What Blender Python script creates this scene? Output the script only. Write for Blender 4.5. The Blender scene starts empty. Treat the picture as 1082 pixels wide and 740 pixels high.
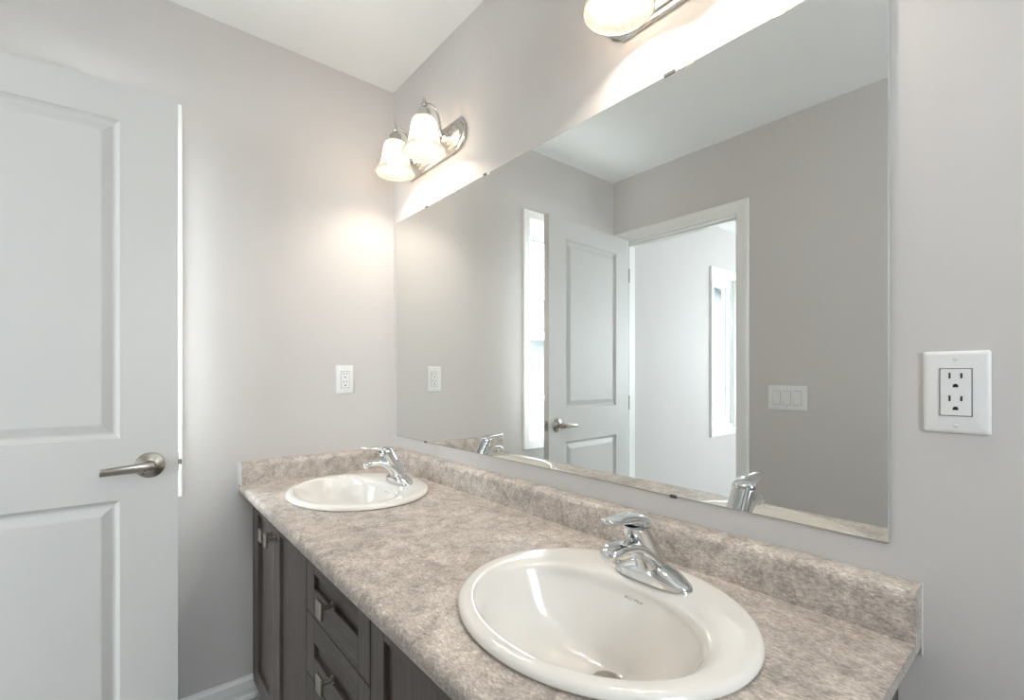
import bpy, bmesh, math, random
from mathutils import Vector, Matrix
PI = math.pi
random.seed(7)
S = bpy.context.scene
COL = S.collection

# ------------------------------------------------------------------ camera
cam_d = bpy.data.cameras.new('camera')
cam = bpy.data.objects.new('camera', cam_d)
COL.objects.link(cam)
cam.location = (1.9491, -0.9377, 1.185)
T = 0.6948
cam.rotation_euler = (PI / 2, 0, math.acos(math.sin(T)))
cam_d.sensor_width = 36
cam_d.lens = 36 * 497.86 / 1082
cam_d.shift_y = 26.28 / 1082
cam_d.clip_start = 0.02
S.camera = cam

# ------------------------------------------------------------------ sky, daylight, exposure
SKY_STRENGTH = 7.5
BULB_STRENGTH = 72.0
S.view_settings.view_transform = 'Standard'
S.view_settings.look = 'None'
S.view_settings.gamma = 1
S.view_settings.use_curve_mapping = False
S.view_settings.exposure = 1.6
W = bpy.data.worlds.new('sky')
S.world = W
W.use_nodes = True
nt = W.node_tree
nt.nodes.clear()
wo = nt.nodes.new('ShaderNodeOutputWorld')
wb = nt.nodes.new('ShaderNodeBackground')
tc = nt.nodes.new('ShaderNodeTexCoord')
sx = nt.nodes.new('ShaderNodeSeparateXYZ')
cr = nt.nodes.new('ShaderNodeValToRGB')
cr.color_ramp.elements[0].position = 0.0
cr.color_ramp.elements[0].color = (0.91, 0.955, 1.0, 1)
cr.color_ramp.elements[1].position = 1.0
cr.color_ramp.elements[1].color = (0.84, 0.92, 1.0, 1)
nt.links.new(tc.outputs['Generated'], sx.inputs[0])
nt.links.new(sx.outputs['Z'], cr.inputs[0])
nt.links.new(cr.outputs[0], wb.inputs[0])
wb.inputs[1].default_value = SKY_STRENGTH
nt.links.new(wb.outputs[0], wo.inputs[0])

C = S.cycles
try:
    C.use_denoising = True
    C.max_bounces = 14
    C.diffuse_bounces = 8
    C.glossy_bounces = 8
    C.transmission_bounces = 8
    C.transparent_max_bounces = 16
    C.sample_clamp_indirect = 6.0
    C.blur_glossy = 0.6
except Exception:
    pass


def portal(name, w, h, loc, rz):
    """daylight portal filling a window opening (guides sky sampling)"""
    l = bpy.data.lights.new(name, 'AREA')
    l.shape = 'RECTANGLE'
    l.size = h
    l.size_y = w
    l.cycles.is_portal = True
    o = bpy.data.objects.new(name, l)
    COL.objects.link(o)
    o.location = loc
    o.rotation_euler = (0, -PI / 2, rz)
    return o


portal('daylight_portal', 0.49, 1.23, (-0.15, -1.065, 1.435), 0)
portal('daylight_portal', 0.493, 1.325, (-0.15, -3.1255, 1.3775), 0)
portal('daylight_portal', 0.55, 1.00, (3.20, -0.775, 1.65), PI)  # opening of the added window behind the camera
portal('daylight_portal', 1.60, 1.35, (1.6, -4.95, 1.475), PI / 2)  # opening of the added window in the next room's far wall


# ------------------------------------------------------------------ materials
def new_mat(name):
    m = bpy.data.materials.new(name)
    m.use_nodes = True
    return m, m.node_tree, m.node_tree.nodes['Principled BSDF']


def N(nt, kind, **kw):
    n = nt.nodes.new(kind)
    for k, v in kw.items():
        setattr(n, k, v)
    return n


def paint(name, col, rough=0.55, bump=0.02, scale=260, var=0.03, spec=0.4):
    """rolled wall / trim paint: slight tone drift and roller stipple"""
    m, nt, b = new_mat(name)
    tcn = N(nt, 'ShaderNodeTexCoord')
    n1 = N(nt, 'ShaderNodeTexNoise')
    n1.inputs['Scale'].default_value = 1.7
    n1.inputs['Detail'].default_value = 3
    nt.links.new(tcn.outputs['Object'], n1.inputs['Vector'])
    mx = N(nt, 'ShaderNodeMix', data_type='RGBA')
    mx.inputs[6].default_value = (*[c * (1 - var) for c in col], 1)
    mx.inputs[7].default_value = (*[min(1, c * (1 + var)) for c in col], 1)
    nt.links.new(n1.outputs[0], mx.inputs[0])
    nt.links.new(mx.outputs[2], b.inputs['Base Color'])
    n2 = N(nt, 'ShaderNodeTexNoise')
    n2.inputs['Scale'].default_value = scale
    n2.inputs['Detail'].default_value = 2
    nt.links.new(tcn.outputs['Object'], n2.inputs['Vector'])
    bp = N(nt, 'ShaderNodeBump')
    bp.inputs['Strength'].default_value = bump
    bp.inputs['Distance'].default_value = 0.002
    nt.links.new(n2.outputs[0], bp.inputs['Height'])
    nt.links.new(bp.outputs[0], b.inputs['Normal'])
    b.inputs['Roughness'].default_value = rough
    b.inputs['Specular IOR Level'].default_value = spec
    return m


def metal(name, col, rough=0.1, brushed=0.0):
    m, nt, b = new_mat(name)
    b.inputs['Base Color'].default_value = (*col, 1)
    b.inputs['Metallic'].default_value = 1
    tcn = N(nt, 'ShaderNodeTexCoord')
    n1 = N(nt, 'ShaderNodeTexNoise')
    n1.inputs['Scale'].default_value = 90
    nt.links.new(tcn.outputs['Object'], n1.inputs['Vector'])
    mr = N(nt, 'ShaderNodeMapRange')
    mr.inputs['To Min'].default_value = max(0.0, rough - brushed)
    mr.inputs['To Max'].default_value = rough + brushed
    nt.links.new(n1.outputs[0], mr.inputs['Value'])
    nt.links.new(mr.outputs[0], b.inputs['Roughness'])
    return m


def plain(name, col, rough=0.4, spec=0.5, coat=0.0):
    m, nt, b = new_mat(name)
    tcn = N(nt, 'ShaderNodeTexCoord')
    n1 = N(nt, 'ShaderNodeTexNoise')
    n1.inputs['Scale'].default_value = 14
    nt.links.new(tcn.outputs['Object'], n1.inputs['Vector'])
    mx = N(nt, 'ShaderNodeMix', data_type='RGBA')
    mx.inputs[6].default_value = (*[c * 0.985 for c in col], 1)
    mx.inputs[7].default_value = (*[min(1, c * 1.015) for c in col], 1)
    nt.links.new(n1.outputs[0], mx.inputs[0])
    nt.links.new(mx.outputs[2], b.inputs['Base Color'])
    b.inputs['Roughness'].default_value = rough
    b.inputs['Specular IOR Level'].default_value = spec
    b.inputs['Coat Weight'].default_value = coat
    b.inputs['Coat Roughness'].default_value = 0.04
    return m


def laminate():
    m, nt, b = new_mat('stone_laminate')
    tcn = N(nt, 'ShaderNodeTexCoord')
    def noise(scale, detail, rough, dist=0.0, vec=None):
        n = N(nt, 'ShaderNodeTexNoise')
        n.inputs['Scale'].default_value = scale
        n.inputs['Detail'].default_value = detail
        n.inputs['Roughness'].default_value = rough
        n.inputs['Distortion'].default_value = dist
        nt.links.new(vec or tcn.outputs['Object'], n.inputs['Vector'])
        return n

    def ramp(src, stops):
        r = N(nt, 'ShaderNodeValToRGB')
        e = r.color_ramp.elements
        e[0].position, e[0].color = stops[0][0], (*stops[0][1], 1)
        e[1].position, e[1].color = stops[-1][0], (*stops[-1][1], 1)
        for p, c in stops[1:-1]:
            e.new(p).color = (*c, 1)
        nt.links.new(src, r.inputs[0])
        return r
    # mid-size mottling between warm cream and taupe
    n1 = noise(24, 12, 0.80, 0.5)
    r1 = ramp(n1.outputs[0], [(0.30, (0.20, 0.168, 0.148)), (0.42, (0.37, 0.322, 0.288)), (0.52, (0.525, 0.468, 0.418)), (0.70, (0.70, 0.64, 0.575))])
    # broad clouds
    n0 = noise(5.5, 4, 0.6, 0.8)
    r0 = ramp(n0.outputs[0], [(0.30, (0.78, 0.775, 0.78)), (0.66, (1.12, 1.115, 1.12))])
    # slanted pale and dark fibres in two directions
    last = None
    n2 = None
    for rot, sc in (((0.5, 0.35, 0.70), (120, 290, 270)), ((-0.35, 0.5, -0.45), (140, 300, 250))):
        mp = N(nt, 'ShaderNodeMapping')
        mp.inputs['Rotation'].default_value = rot
        mp.inputs['Scale'].default_value = sc
        nt.links.new(tcn.outputs['Object'], mp.inputs['Vector'])
        n2 = noise(1, 4, 0.7, 0.5, mp.outputs[0])
        r2 = ramp(n2.outputs[0], [(0.36, (0.56, 0.55, 0.54)), (0.50, (0.98, 0.98, 0.98)), (0.66, (1.55, 1.54, 1.50))])
        if last is None:
            last = r2.outputs[0]
        else:
            mm = N(nt, 'ShaderNodeMix', data_type='RGBA')
            mm.inputs[0].default_value = 0.5
            nt.links.new(last, mm.inputs[6])
            nt.links.new(r2.outputs[0], mm.inputs[7])
            last = mm.outputs[2]
    ml = N(nt, 'ShaderNodeMix', data_type='RGBA', blend_type='MULTIPLY')
    ml.inputs[0].default_value = 1.0
    nt.links.new(r1.outputs[0], ml.inputs[6])
    nt.links.new(last, ml.inputs[7])
    m2 = N(nt, 'ShaderNodeMix', data_type='RGBA', blend_type='MULTIPLY')
    m2.inputs[0].default_value = 1.0
    nt.links.new(ml.outputs[2], m2.inputs[6])
    nt.links.new(r0.outputs[0], m2.inputs[7])
    # a few broken pale veins
    vo = N(nt, 'ShaderNodeTexVoronoi', feature='DISTANCE_TO_EDGE')
    vo.inputs['Scale'].default_value = 11
    w1 = noise(9, 5, 0.6)
    v2 = N(nt, 'ShaderNodeVectorMath', operation='MULTIPLY_ADD')
    v2.inputs[1].default_value = (0.28, 0.28, 0.28)
    nt.links.new(w1.outputs['Color'], v2.inputs[0])
    nt.links.new(tcn.outputs['Object'], v2.inputs[2])
    nt.links.new(v2.outputs[0], vo.inputs['Vector'])
    r3 = N(nt, 'ShaderNodeMapRange')
    r3.inputs['From Max'].default_value = 0.022
    r3.inputs['To Min'].default_value = 1.0
    r3.inputs['To Max'].default_value = 0.0
    nt.links.new(vo.outputs['Distance'], r3.inputs['Value'])
    brk = noise(14, 3, 0.6)
    rb = N(nt, 'ShaderNodeMapRange')
    rb.inputs['From Min'].default_value = 0.50
    rb.inputs['From Max'].default_value = 0.66
    rb.inputs['To Max'].default_value = 0.45
    nt.links.new(brk.outputs[0], rb.inputs['Value'])
    fm = N(nt, 'ShaderNodeMath', operation='MULTIPLY')
    nt.links.new(r3.outputs[0], fm.inputs[0])
    nt.links.new(rb.outputs[0], fm.inputs[1])
    m3 = N(nt, 'ShaderNodeMix', data_type='RGBA')
    m3.inputs[7].default_value = (0.66, 0.60, 0.54, 1)
    nt.links.new(fm.outputs[0], m3.inputs[0])
    nt.links.new(m2.outputs[2], m3.inputs[6])
    nt.links.new(m3.outputs[2], b.inputs['Base Color'])
    b.inputs['Roughness'].default_value = 0.42
    b.inputs['Specular IOR Level'].default_value = 0.45
    bp = N(nt, 'ShaderNodeBump')
    bp.inputs['Strength'].default_value = 0.12
    bp.inputs['Distance'].default_value = 0.001
    nt.links.new(n2.outputs[0], bp.inputs['Height'])
    nt.links.new(bp.outputs[0], b.inputs['Normal'])
    return m


def dark_wood(name='espresso_oak', horizontal=False):
    m, nt, b = new_mat(name)
    tcn = N(nt, 'ShaderNodeTexCoord')
    mp = N(nt, 'ShaderNodeMapping')
    mp.inputs['Scale'].default_value = (5, 60, 110) if horizontal else (110, 60, 5)
    nt.links.new(tcn.outputs['Object'], mp.inputs['Vector'])
    n1 = N(nt, 'ShaderNodeTexNoise')
    n1.inputs['Scale'].default_value = 1
    n1.inputs['Detail'].default_value = 6
    n1.inputs['Roughness'].default_value = 0.65
    n1.inputs['Distortion'].default_value = 0.5
    nt.links.new(mp.outputs[0], n1.inputs['Vector'])
    r = N(nt, 'ShaderNodeValToRGB')
    r.color_ramp.elements[0].position = 0.3
    r.color_ramp.elements[0].color = (0.050, 0.038, 0.033, 1)
    r.color_ramp.elements[1].position = 0.75
    r.color_ramp.elements[1].color = (0.135, 0.108, 0.096, 1)
    nt.links.new(n1.outputs[0], r.inputs[0])
    nt.links.new(r.outputs[0], b.inputs['Base Color'])
    b.inputs['Roughness'].default_value = 0.40
    b.inputs['Specular IOR Level'].default_value = 0.5
    bp = N(nt, 'ShaderNodeBump')
    bp.inputs['Strength'].default_value = 0.15
    bp.inputs['Distance'].default_value = 0.001
    nt.links.new(n1.outputs[0], bp.inputs['Height'])
    nt.links.new(bp.outputs[0], b.inputs['Normal'])
    return m


def pane_glass():
    m = bpy.data.materials.new('window_glass')
    m.use_nodes = True
    nt = m.node_tree
    nt.nodes.clear()
    o = N(nt, 'ShaderNodeOutputMaterial')
    mx = N(nt, 'ShaderNodeMixShader')
    lw = N(nt, 'ShaderNodeLayerWeight')
    pw = N(nt, 'ShaderNodeMath', operation='POWER')
    pw.inputs[1].default_value = 5.0
    f = N(nt, 'ShaderNodeMath', operation='MULTIPLY_ADD')
    f.inputs[1].default_value = 0.9
    f.inputs[2].default_value = 0.04
    nt.links.new(lw.outputs['Facing'], pw.inputs[0])
    nt.links.new(pw.outputs[0], f.inputs[0])
    t = N(nt, 'ShaderNodeBsdfTransparent')
    t.inputs[0].default_value = (0.94, 0.97, 0.97, 1)
    g = N(nt, 'ShaderNodeBsdfGlossy')
    g.inputs['Roughness'].default_value = 0.02
    nt.links.new(f.outputs[0], mx.inputs[0])
    nt.links.new(t.outputs[0], mx.inputs[1])
    nt.links.new(g.outputs[0], mx.inputs[2])
    nt.links.new(mx.outputs[0], o.inputs[0])
    return m


def shade_glass():
    """frosted alabaster lamp glass: part clear, part scattering"""
    m = bpy.data.materials.new('frosted_shade_glass')
    m.use_nodes = True
    nt = m.node_tree
    nt.nodes.clear()
    o = N(nt, 'ShaderNodeOutputMaterial')
    tcn = N(nt, 'ShaderNodeTexCoord')
    n1 = N(nt, 'ShaderNodeTexNoise')
    n1.inputs['Scale'].default_value = 26
    n1.inputs['Detail'].default_value = 4
    n1.inputs['Distortion'].default_value = 1.4
    nt.links.new(tcn.outputs['Object'], n1.inputs['Vector'])
    r = N(nt, 'ShaderNodeValToRGB')
    r.color_ramp.elements[0].position = 0.35
    r.color_ramp.elements[0].color = (0.19, 0.182, 0.166, 1)
    r.color_ramp.elements[1].position = 0.65
    r.color_ramp.elements[1].color = (0.25, 0.243, 0.228, 1)
    nt.links.new(n1.outputs[0], r.inputs[0])
    tl = N(nt, 'ShaderNodeBsdfTranslucent')
    df = N(nt, 'ShaderNodeBsdfDiffuse')
    tr = N(nt, 'ShaderNodeBsdfTransparent')
    tr.inputs[0].default_value = (1, 0.97, 0.92, 1)
    gl = N(nt, 'ShaderNodeBsdfGlossy')
    gl.inputs['Roughness'].default_value = 0.12
    nt.links.new(r.outputs[0], tl.inputs[0])
    nt.links.new(r.outputs[0], df.inputs[0])
    a = N(nt, 'ShaderNodeMixShader')
    a.inputs[0].default_value = 0.45
    nt.links.new(tl.outputs[0], a.inputs[1])
    nt.links.new(df.outputs[0], a.inputs[2])
    b2 = N(nt, 'ShaderNodeMixShader')
    b2.inputs[0].default_value = 0.27
    nt.links.new(a.outputs[0], b2.inputs[1])
    nt.links.new(tr.outputs[0], b2.inputs[2])
    c = N(nt, 'ShaderNodeMixShader')
    c.inputs[0].default_value = 0.05
    nt.links.new(b2.outputs[0], c.inputs[1])
    nt.links.new(gl.outputs[0], c.inputs[2])
    nt.links.new(c.outputs[0], o.inputs[0])
    return m


def emitter(name, col, strength):
    m = bpy.data.materials.new(name)
    m.use_nodes = True
    nt = m.node_tree
    nt.nodes.clear()
    o = N(nt, 'ShaderNodeOutputMaterial')
    e = N(nt, 'ShaderNodeEmission')
    e.inputs[0].default_value = (*col, 1)
    e.inputs[1].default_value = strength
    nt.links.new(e.outputs[0], o.inputs[0])
    return m


def tile_floor():
    m, nt, b = new_mat('floor_tile')
    tcn = N(nt, 'ShaderNodeTexCoord')
    br = N(nt, 'ShaderNodeTexBrick')
    br.offset = 0.0
    br.inputs['Scale'].default_value = 1
    br.inputs['Brick Width'].default_value = 0.33
    br.inputs['Row Height'].default_value = 0.33
    br.inputs['Mortar Size'].default_value = 0.003
    br.inputs['Color1'].default_value = (0.50, 0.49, 0.47, 1)
    br.inputs['Color2'].default_value = (0.46, 0.45, 0.43, 1)
    br.inputs['Mortar'].default_value = (0.33, 0.32, 0.31, 1)
    nt.links.new(tcn.outputs['Object'], br.inputs['Vector'])
    nt.links.new(br.outputs['Color'], b.inputs['Base Color'])
    b.inputs['Roughness'].default_value = 0.35
    return m


def siding():
    m, nt, b = new_mat('house_siding')
    tcn = N(nt, 'ShaderNodeTexCoord')
    wv = N(nt, 'ShaderNodeTexWave', wave_type='BANDS', bands_direction='Z', wave_profile='SAW')
    wv.inputs['Scale'].default_value = 2.2
    nt.links.new(tcn.outputs['Object'], wv.inputs['Vector'])
    r = N(nt, 'ShaderNodeValToRGB')
    r.color_ramp.elements[0].color = (0.055, 0.060, 0.064, 1)
    r.color_ramp.elements[1].color = (0.075, 0.080, 0.084, 1)
    nt.links.new(wv.outputs['Color'], r.inputs[0])
    nt.links.new(r.outputs[0], b.inputs['Base Color'])
    b.inputs['Roughness'].default_value = 0.7
    return m


M = {}
M['wall'] = paint('wall_paint', (0.610, 0.580, 0.566), 0.6)
M['ceiling'] = paint('ceiling_paint', (0.89, 0.89, 0.885), 0.8, 0.03, 180)
M['trim'] = paint('white_trim_paint', (0.84, 0.84, 0.82), 0.35, 0.005, 90, 0.01)
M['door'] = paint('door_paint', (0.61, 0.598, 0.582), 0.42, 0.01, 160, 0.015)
M['vinyl'] = plain('white_vinyl', (0.86, 0.88, 0.88), 0.3)
M['gasket'] = plain('grey_gasket', (0.10, 0.13, 0.14), 0.5)
M['glass'] = pane_glass()
M['laminate'] = laminate()
M['caulk'] = plain('white_caulk', (0.80, 0.79, 0.78), 0.45)
M['wood'] = dark_wood()
M['wood_h'] = dark_wood('espresso_oak_cross', True)
M['porcelain'] = plain('porcelain', (0.80, 0.765, 0.72), 0.12, 0.5, 0.6)
M['ink'] = plain('fired_ink', (0.16, 0.15, 0.14), 0.4)
M['chrome'] = metal('chrome', (0.70, 0.71, 0.72), 0.04, 0.02)
M['nickel'] = metal('brushed_nickel', (0.44, 0.40, 0.355), 0.28, 0.015)
M['lampmetal'] = metal('satin_nickel', (0.60, 0.58, 0.55), 0.22, 0.015)
M['darkring'] = plain('dark_rubber', (0.02, 0.02, 0.02), 0.5)
M['mirror'] = metal('silvered_mirror', (0.80, 0.815, 0.80), 0.0, 0.0)
M['mirror_edge'] = plain('mirror_edge', (0.42, 0.43, 0.40), 0.2)
M['clip'] = plain('clip_plastic', (0.10, 0.11, 0.11), 0.2)
M['plate'] = plain('white_plastic', (0.78, 0.775, 0.77), 0.3)
M['slot'] = plain('outlet_slot', (0.015, 0.015, 0.015), 0.6)
M['screw'] = plain('painted_screw', (0.70, 0.69, 0.68), 0.3)
M['shade'] = shade_glass()
M['bulb'] = emitter('bulb_glow', (1.0, 0.88, 0.74), BULB_STRENGTH)
M['tile'] = tile_floor()
M['siding'] = siding()
M['shingle'] = paint('roof_shingle', (0.06, 0.062, 0.066), 0.9, 0.4, 30, 0.2)
M['ground'] = paint('pale_bounce_ground', (0.62, 0.61, 0.59), 0.9, 0.2, 30, 0.08)  # outdoor ground made pale so daylight bounces up to the ceiling


# ------------------------------------------------------------------ geometry helpers
def obj(name, bm, mat=None, parent=None, smooth=False, loc=None):
    bmesh.ops.recalc_face_normals(bm, faces=bm.faces)
    me = bpy.data.meshes.new(name)
    bm.to_mesh(me)
    bm.free()
    if smooth:
        for p in me.polygons:
            p.use_smooth = True
    if mat:
        me.materials.append(mat)
    o = bpy.data.objects.new(name, me)
    COL.objects.link(o)
    if parent:
        o.parent = parent
    if loc:
        o.location = loc
    if smooth == 'auto':
        sharpen(me)
    return o


def sharpen(me, ang=math.radians(38)):
    bm = bmesh.new()
    bm.from_mesh(me)
    for e in bm.edges:
        if len(e.link_faces) == 2 and e.calc_face_angle(0) > ang:
            e.smooth = False
    bm.to_mesh(me)
    bm.free()


def empty(name, loc=(0, 0, 0), rz=0.0):
    o = bpy.data.objects.new(name, None)
    COL.objects.link(o)
    o.location = loc
    o.rotation_euler = (0, 0, rz)
    o.empty_display_size = 0.1
    return o


def tag(o, label, cat, group=None, kind=None):
    o['label'] = label
    o['category'] = cat
    if group:
        o['group'] = group
    if kind:
        o['kind'] = kind
    return o


def copy_tree(o, parent=None):
    c = o.copy()
    COL.objects.link(c)
    if parent:
        c.parent = parent
    for ch in list(o.children):
        copy_tree(ch, c)
    return c


def box(bm, x0, x1, y0, y1, z0, z1, bev=0.0, seg=2):
    r = bmesh.ops.create_cube(bm, size=1)
    vs = r['verts']
    bmesh.ops.scale(bm, vec=(x1 - x0, y1 - y0, z1 - z0), verts=vs)
    bmesh.ops.translate(bm, vec=((x0 + x1) / 2, (y0 + y1) / 2, (z0 + z1) / 2), verts=vs)
    if bev > 0:
        es = list({e for v in vs for e in v.link_edges})
        bmesh.ops.bevel(bm, geom=es, offset=bev, segments=seg, affect='EDGES', profile=0.6)
    return bm


def B(*a, **k):
    return box(bmesh.new(), *a, **k)


def loft(bm, rings, cap0=True, cap1=True, closed=True):
    """rings: lists of points (same count), skinned in order"""
    vr = [[bm.verts.new(p) for p in r] for r in rings]
    n = len(vr[0])
    for a, b in zip(vr, vr[1:]):
        for i in range(n if closed else n - 1):
            j = (i + 1) % n
            bm.faces.new((a[i], a[j], b[j], b[i]))
    if cap0:
        bm.faces.new(list(reversed(vr[0])))
    if cap1:
        bm.faces.new(vr[-1])
    return bm


def lathe(bm, prof, n=48, center=(0, 0), cap0=False, cap1=False):
    rings = [[(center[0] + r * math.cos(2 * PI * i / n), center[1] + r * math.sin(2 * PI * i / n), z) for i in range(n)]
             for r, z in prof]
    return loft(bm, rings, cap0, cap1)


def catmull(pts, per=6):
    out = []
    P = [Vector(p) if len(p) == 3 else Vector(p).to_4d() if False else list(p) for p in pts]
    n = len(P)
    for i in range(n - 1):
        p0, p1, p2, p3 = P[max(i - 1, 0)], P[i], P[i + 1], P[min(i + 2, n - 1)]
        for k in range(per):
            t = k / per
            out.append([0.5 * (2 * b + (c - a) * t + (2 * a - 5 * b + 4 * c - d) * t * t + (3 * b - a - 3 * c + d) * t ** 3)
                        for a, b, c, d in zip(p0, p1, p2, p3)])
    out.append(list(P[-1]))
    return out


def sweep(bm, keys, per=6, n=24, power=2.0, up=(1, 0, 0), cap=True):
    """keys: (x, y, z, half_width, half_thick); the width axis is `up` (kept fixed)"""
    ks = catmull(keys, per)
    pts = [Vector(k[:3]) for k in ks]
    w = Vector(up).normalized()
    rings = []
    for i, k in enumerate(ks):
        t = (pts[min(i + 1, len(pts) - 1)] - pts[max(i - 1, 0)]).normalized()
        th = t.cross(w).normalized()
        ring = []
        for a in range(n):
            an = 2 * PI * a / n
            c, s = math.cos(an), math.sin(an)
            ex = 2.0 / power
            ring.append(pts[i] + w * (k[3] * math.copysign(abs(c) ** ex, c)) + th * (k[4] * math.copysign(abs(s) ** ex, s)))
        rings.append(ring)
    return loft(bm, rings, cap, cap)


def wall_slab(axis, pos, thick, a0, a1, z0, z1, holes=()):
    """wall in the plane axis=pos..pos+thick, running a0..a1, with rectangular holes (a0,a1,z0,z1)"""
    bm = bmesh.new()
    A = sorted({a0, a1, *[h[0] for h in holes], *[h[1] for h in holes]})
    Z = sorted({z0, z1, *[h[2] for h in holes], *[h[3] for h in holes]})

    def pt(a, z, d):
        return (pos + d, a, z) if axis == 'x' else (a, pos + d, z)

    def solid(i, j):
        if i < 0 or j < 0 or i >= len(A) - 1 or j >= len(Z) - 1:
            return False
        ca, cz = (A[i] + A[i + 1]) / 2, (Z[j] + Z[j + 1]) / 2
        return not any(h[0] < ca < h[1] and h[2] < cz < h[3] for h in holes)

    def quad(*p):
        bm.faces.new([bm.verts.new(q) for q in p])
    for i in range(len(A) - 1):
        for j in range(len(Z) - 1):
            if not solid(i, j):
                continue
            p, q, r, s = A[i], A[i + 1], Z[j], Z[j + 1]
            for d in (0, thick):
                quad(pt(p, r, d), pt(q, r, d), pt(q, s, d), pt(p, s, d))
            for (di, dj, e0, e1) in ((-1, 0, (p, r), (p, s)), (1, 0, (q, r), (q, s)), (0, -1, (p, r), (q, r)), (0, 1, (p, s), (q, s))):
                if not solid(i + di, j + dj):
                    quad(pt(*e0, 0), pt(*e1, 0), pt(*e1, thick), pt(*e0, thick))
    bmesh.ops.remove_doubles(bm, verts=bm.verts, dist=1e-5)
    return bm


def frame_xz(bm, o0, o1, z0, z1, prof, axis, base, sides='LRTB'):
    """mitred moulding around a rectangle. prof: (inset_outwards, height) polyline;
    the rectangle o0..o1 x z0..z1 is the INNER edge; moulding grows outwards."""
    def P(o, z, h):
        return (base + h, o, z) if axis == 'x' else (o, base + h, z)
    cs = []
    for (d, h) in prof:
        cs.append([P(o0 - d, z0 - (d if 'B' in sides else 0), h), P(o1 + d, z0 - (d if 'B' in sides else 0), h),
                   P(o1 + d, z1 + d, h), P(o0 - d, z1 + d, h)])
    vr = [[bm.verts.new(p) for p in c] for c in cs]
    segs = [(0, 1, 'B'), (1, 2, 'R'), (2, 3, 'T'), (3, 0, 'L')]
    n = len(vr)
    for i, j, s in segs:
        if s not in sides:
            continue
        for k in range(n):
            a, b = vr[k], vr[(k + 1) % n]
            bm.faces.new((a[i], a[j], b[j], b[i]))
    if 'B' not in sides:
        bm.faces.new([v[0] for v in vr])
        bm.faces.new([v[1] for v in vr])
    return bm


# ------------------------------------------------------------------ the room
H = 2.44
WD = -1.5635           # door wall, bathroom face
WT = 0.115            # inner wall thickness
XR = 3.05             # right wall
YB = -4.8             # far wall of next room


def struct(name, bm, mat, label, cat, parent=None, smooth=False):
    o = obj(name, bm, mat, parent, smooth)
    tag(o, label, cat, kind='structure')
    return o


struct('floor', B(-0.16, XR + 0.16, YB - 0.16, 0.12, -0.1, 0), M['tile'],
       'pale grey tiled floor under the vanity and door', 'floor')
struct('ceiling', B(-0.16, XR + 0.16, YB - 0.16, 0.12, H, H + 0.1), M['ceiling'],
       'smooth white ceiling over the bathroom', 'ceiling')
struct('wall_mirror', wall_slab('y', 0.0, 0.12, -0.16, XR + 0.16, 0, H), M['wall'],
       'pale grey wall behind the big mirror and vanity lights', 'wall')
struct('wall_back', wall_slab('x', 0.0, -0.16, YB - 0.16, 0.0, 0, H,
                              [(-1.31, -0.82, 0.82, 2.05), (-3.372, -2.879, 0.715, 2.04)]), M['wall'],
       'pale grey end wall with the small outlet beside the open door', 'wall')
struct('wall_door', wall_slab('y', WD, -WT, 0.0, XR, 0, H, [(0.068, 0.818, -0.001, 2.042)]), M['wall'],
       'grey wall with the doorway and light switch, seen in the mirror', 'wall')
struct('wall_right', wall_slab('x', XR, 0.16, YB - 0.16, 0.0, 0, H, [(-1.05, -0.50, 1.15, 2.15)]), M['wall'],
       'plain wall closing the room behind the camera, with an added daylight window', 'wall')
struct('wall_bedroom', wall_slab('y', YB, -0.16, 0.0, XR, 0, H, [(0.8, 2.4, 0.80, 2.15)]), M['wall'],
       'far plain wall of the room beyond the doorway', 'wall')

# baseboards: profiled strip along the wall foot
BP = [(0, 0), (0.017, 0), (0.020, 0.004), (0.018, 0.014), (0.011, 0.020), (0.011, 0.034), (0.0135, 0.038), (0.0125, 0.070),
      (0.008, 0.078), (0.006, 0.084), (0, 0.084)]


def baseboard(name, axis, base, sgn, a0, a1, label):
    r = []
    for a in (a0, a1):
        r.append([((base + sgn * d, a, z) if axis == 'x' else (a, base + sgn * d, z)) for d, z in BP])
    struct(name, loft(bmesh.new(), r), M['trim'], label, 'baseboard')


baseboard('baseboard_back', 'x', 0.0005, 1, WD + 0.02, -0.0, 'white moulded baseboard along the end wall by the vanity')
baseboard('baseboard_door', 'y', WD + 0.0005, 1, 0.875, XR, 'white baseboard on the wall to the right of the doorway')
baseboard('baseboard_mirror', 'y', -0.0005, -1, 1.80, XR, 'white baseboard to the right of the vanity')
baseboard('baseboard_bedroom', 'x', 0.0005, 1, YB, WD - WT, 'white baseboard under the window of the next room')

# door casing + jamb
CAS = [(0, 0), (0, 0.010), (0.006, 0.0135), (0.030, 0.0145), (0.050, 0.017), (0.058, 0.017), (0.0625, 0.012), (0.0625, 0)]
tr = struct('trim_1', frame_xz(bmesh.new(), 0.080, 0.8065, 0.0, 2.0335, CAS, 'y', WD, 'LRT'), M['trim'],
            'white casing around the bathroom doorway reflected in the mirror', 'door trim', smooth=False)
jb = bmesh.new()
box(jb, 0.068, 0.086, WD - WT, WD, 0, 2.042)
box(jb, 0.800, 0.818, WD - WT, WD, 0, 2.042)
box(jb, 0.086, 0.800, WD - WT, WD, 2.024, 2.042)
box(jb, 0.086, 0.096, WD - 0.075, WD - 0.040, 0, 2.024)
box(jb, 0.790, 0.800, WD - 0.075, WD - 0.040, 0, 2.024)
box(jb, 0.096, 0.790, WD - 0.075, WD - 0.040, 2.014, 2.024)
obj('jamb', jb, M['trim'], tr)
cb = frame_xz(bmesh.new(), 0.080, 0.8065, 0.0, 2.0335, [(d, -h) for d, h in CAS], 'y', WD - WT, 'LRT')
obj('far_casing', cb, M['trim'], tr)
obj('strike_plate', B(0.7985, 0.8005, WD - 0.036, WD - 0.008, 0.885, 0.945, bev=0.0005), M['nickel'], tr)


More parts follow.
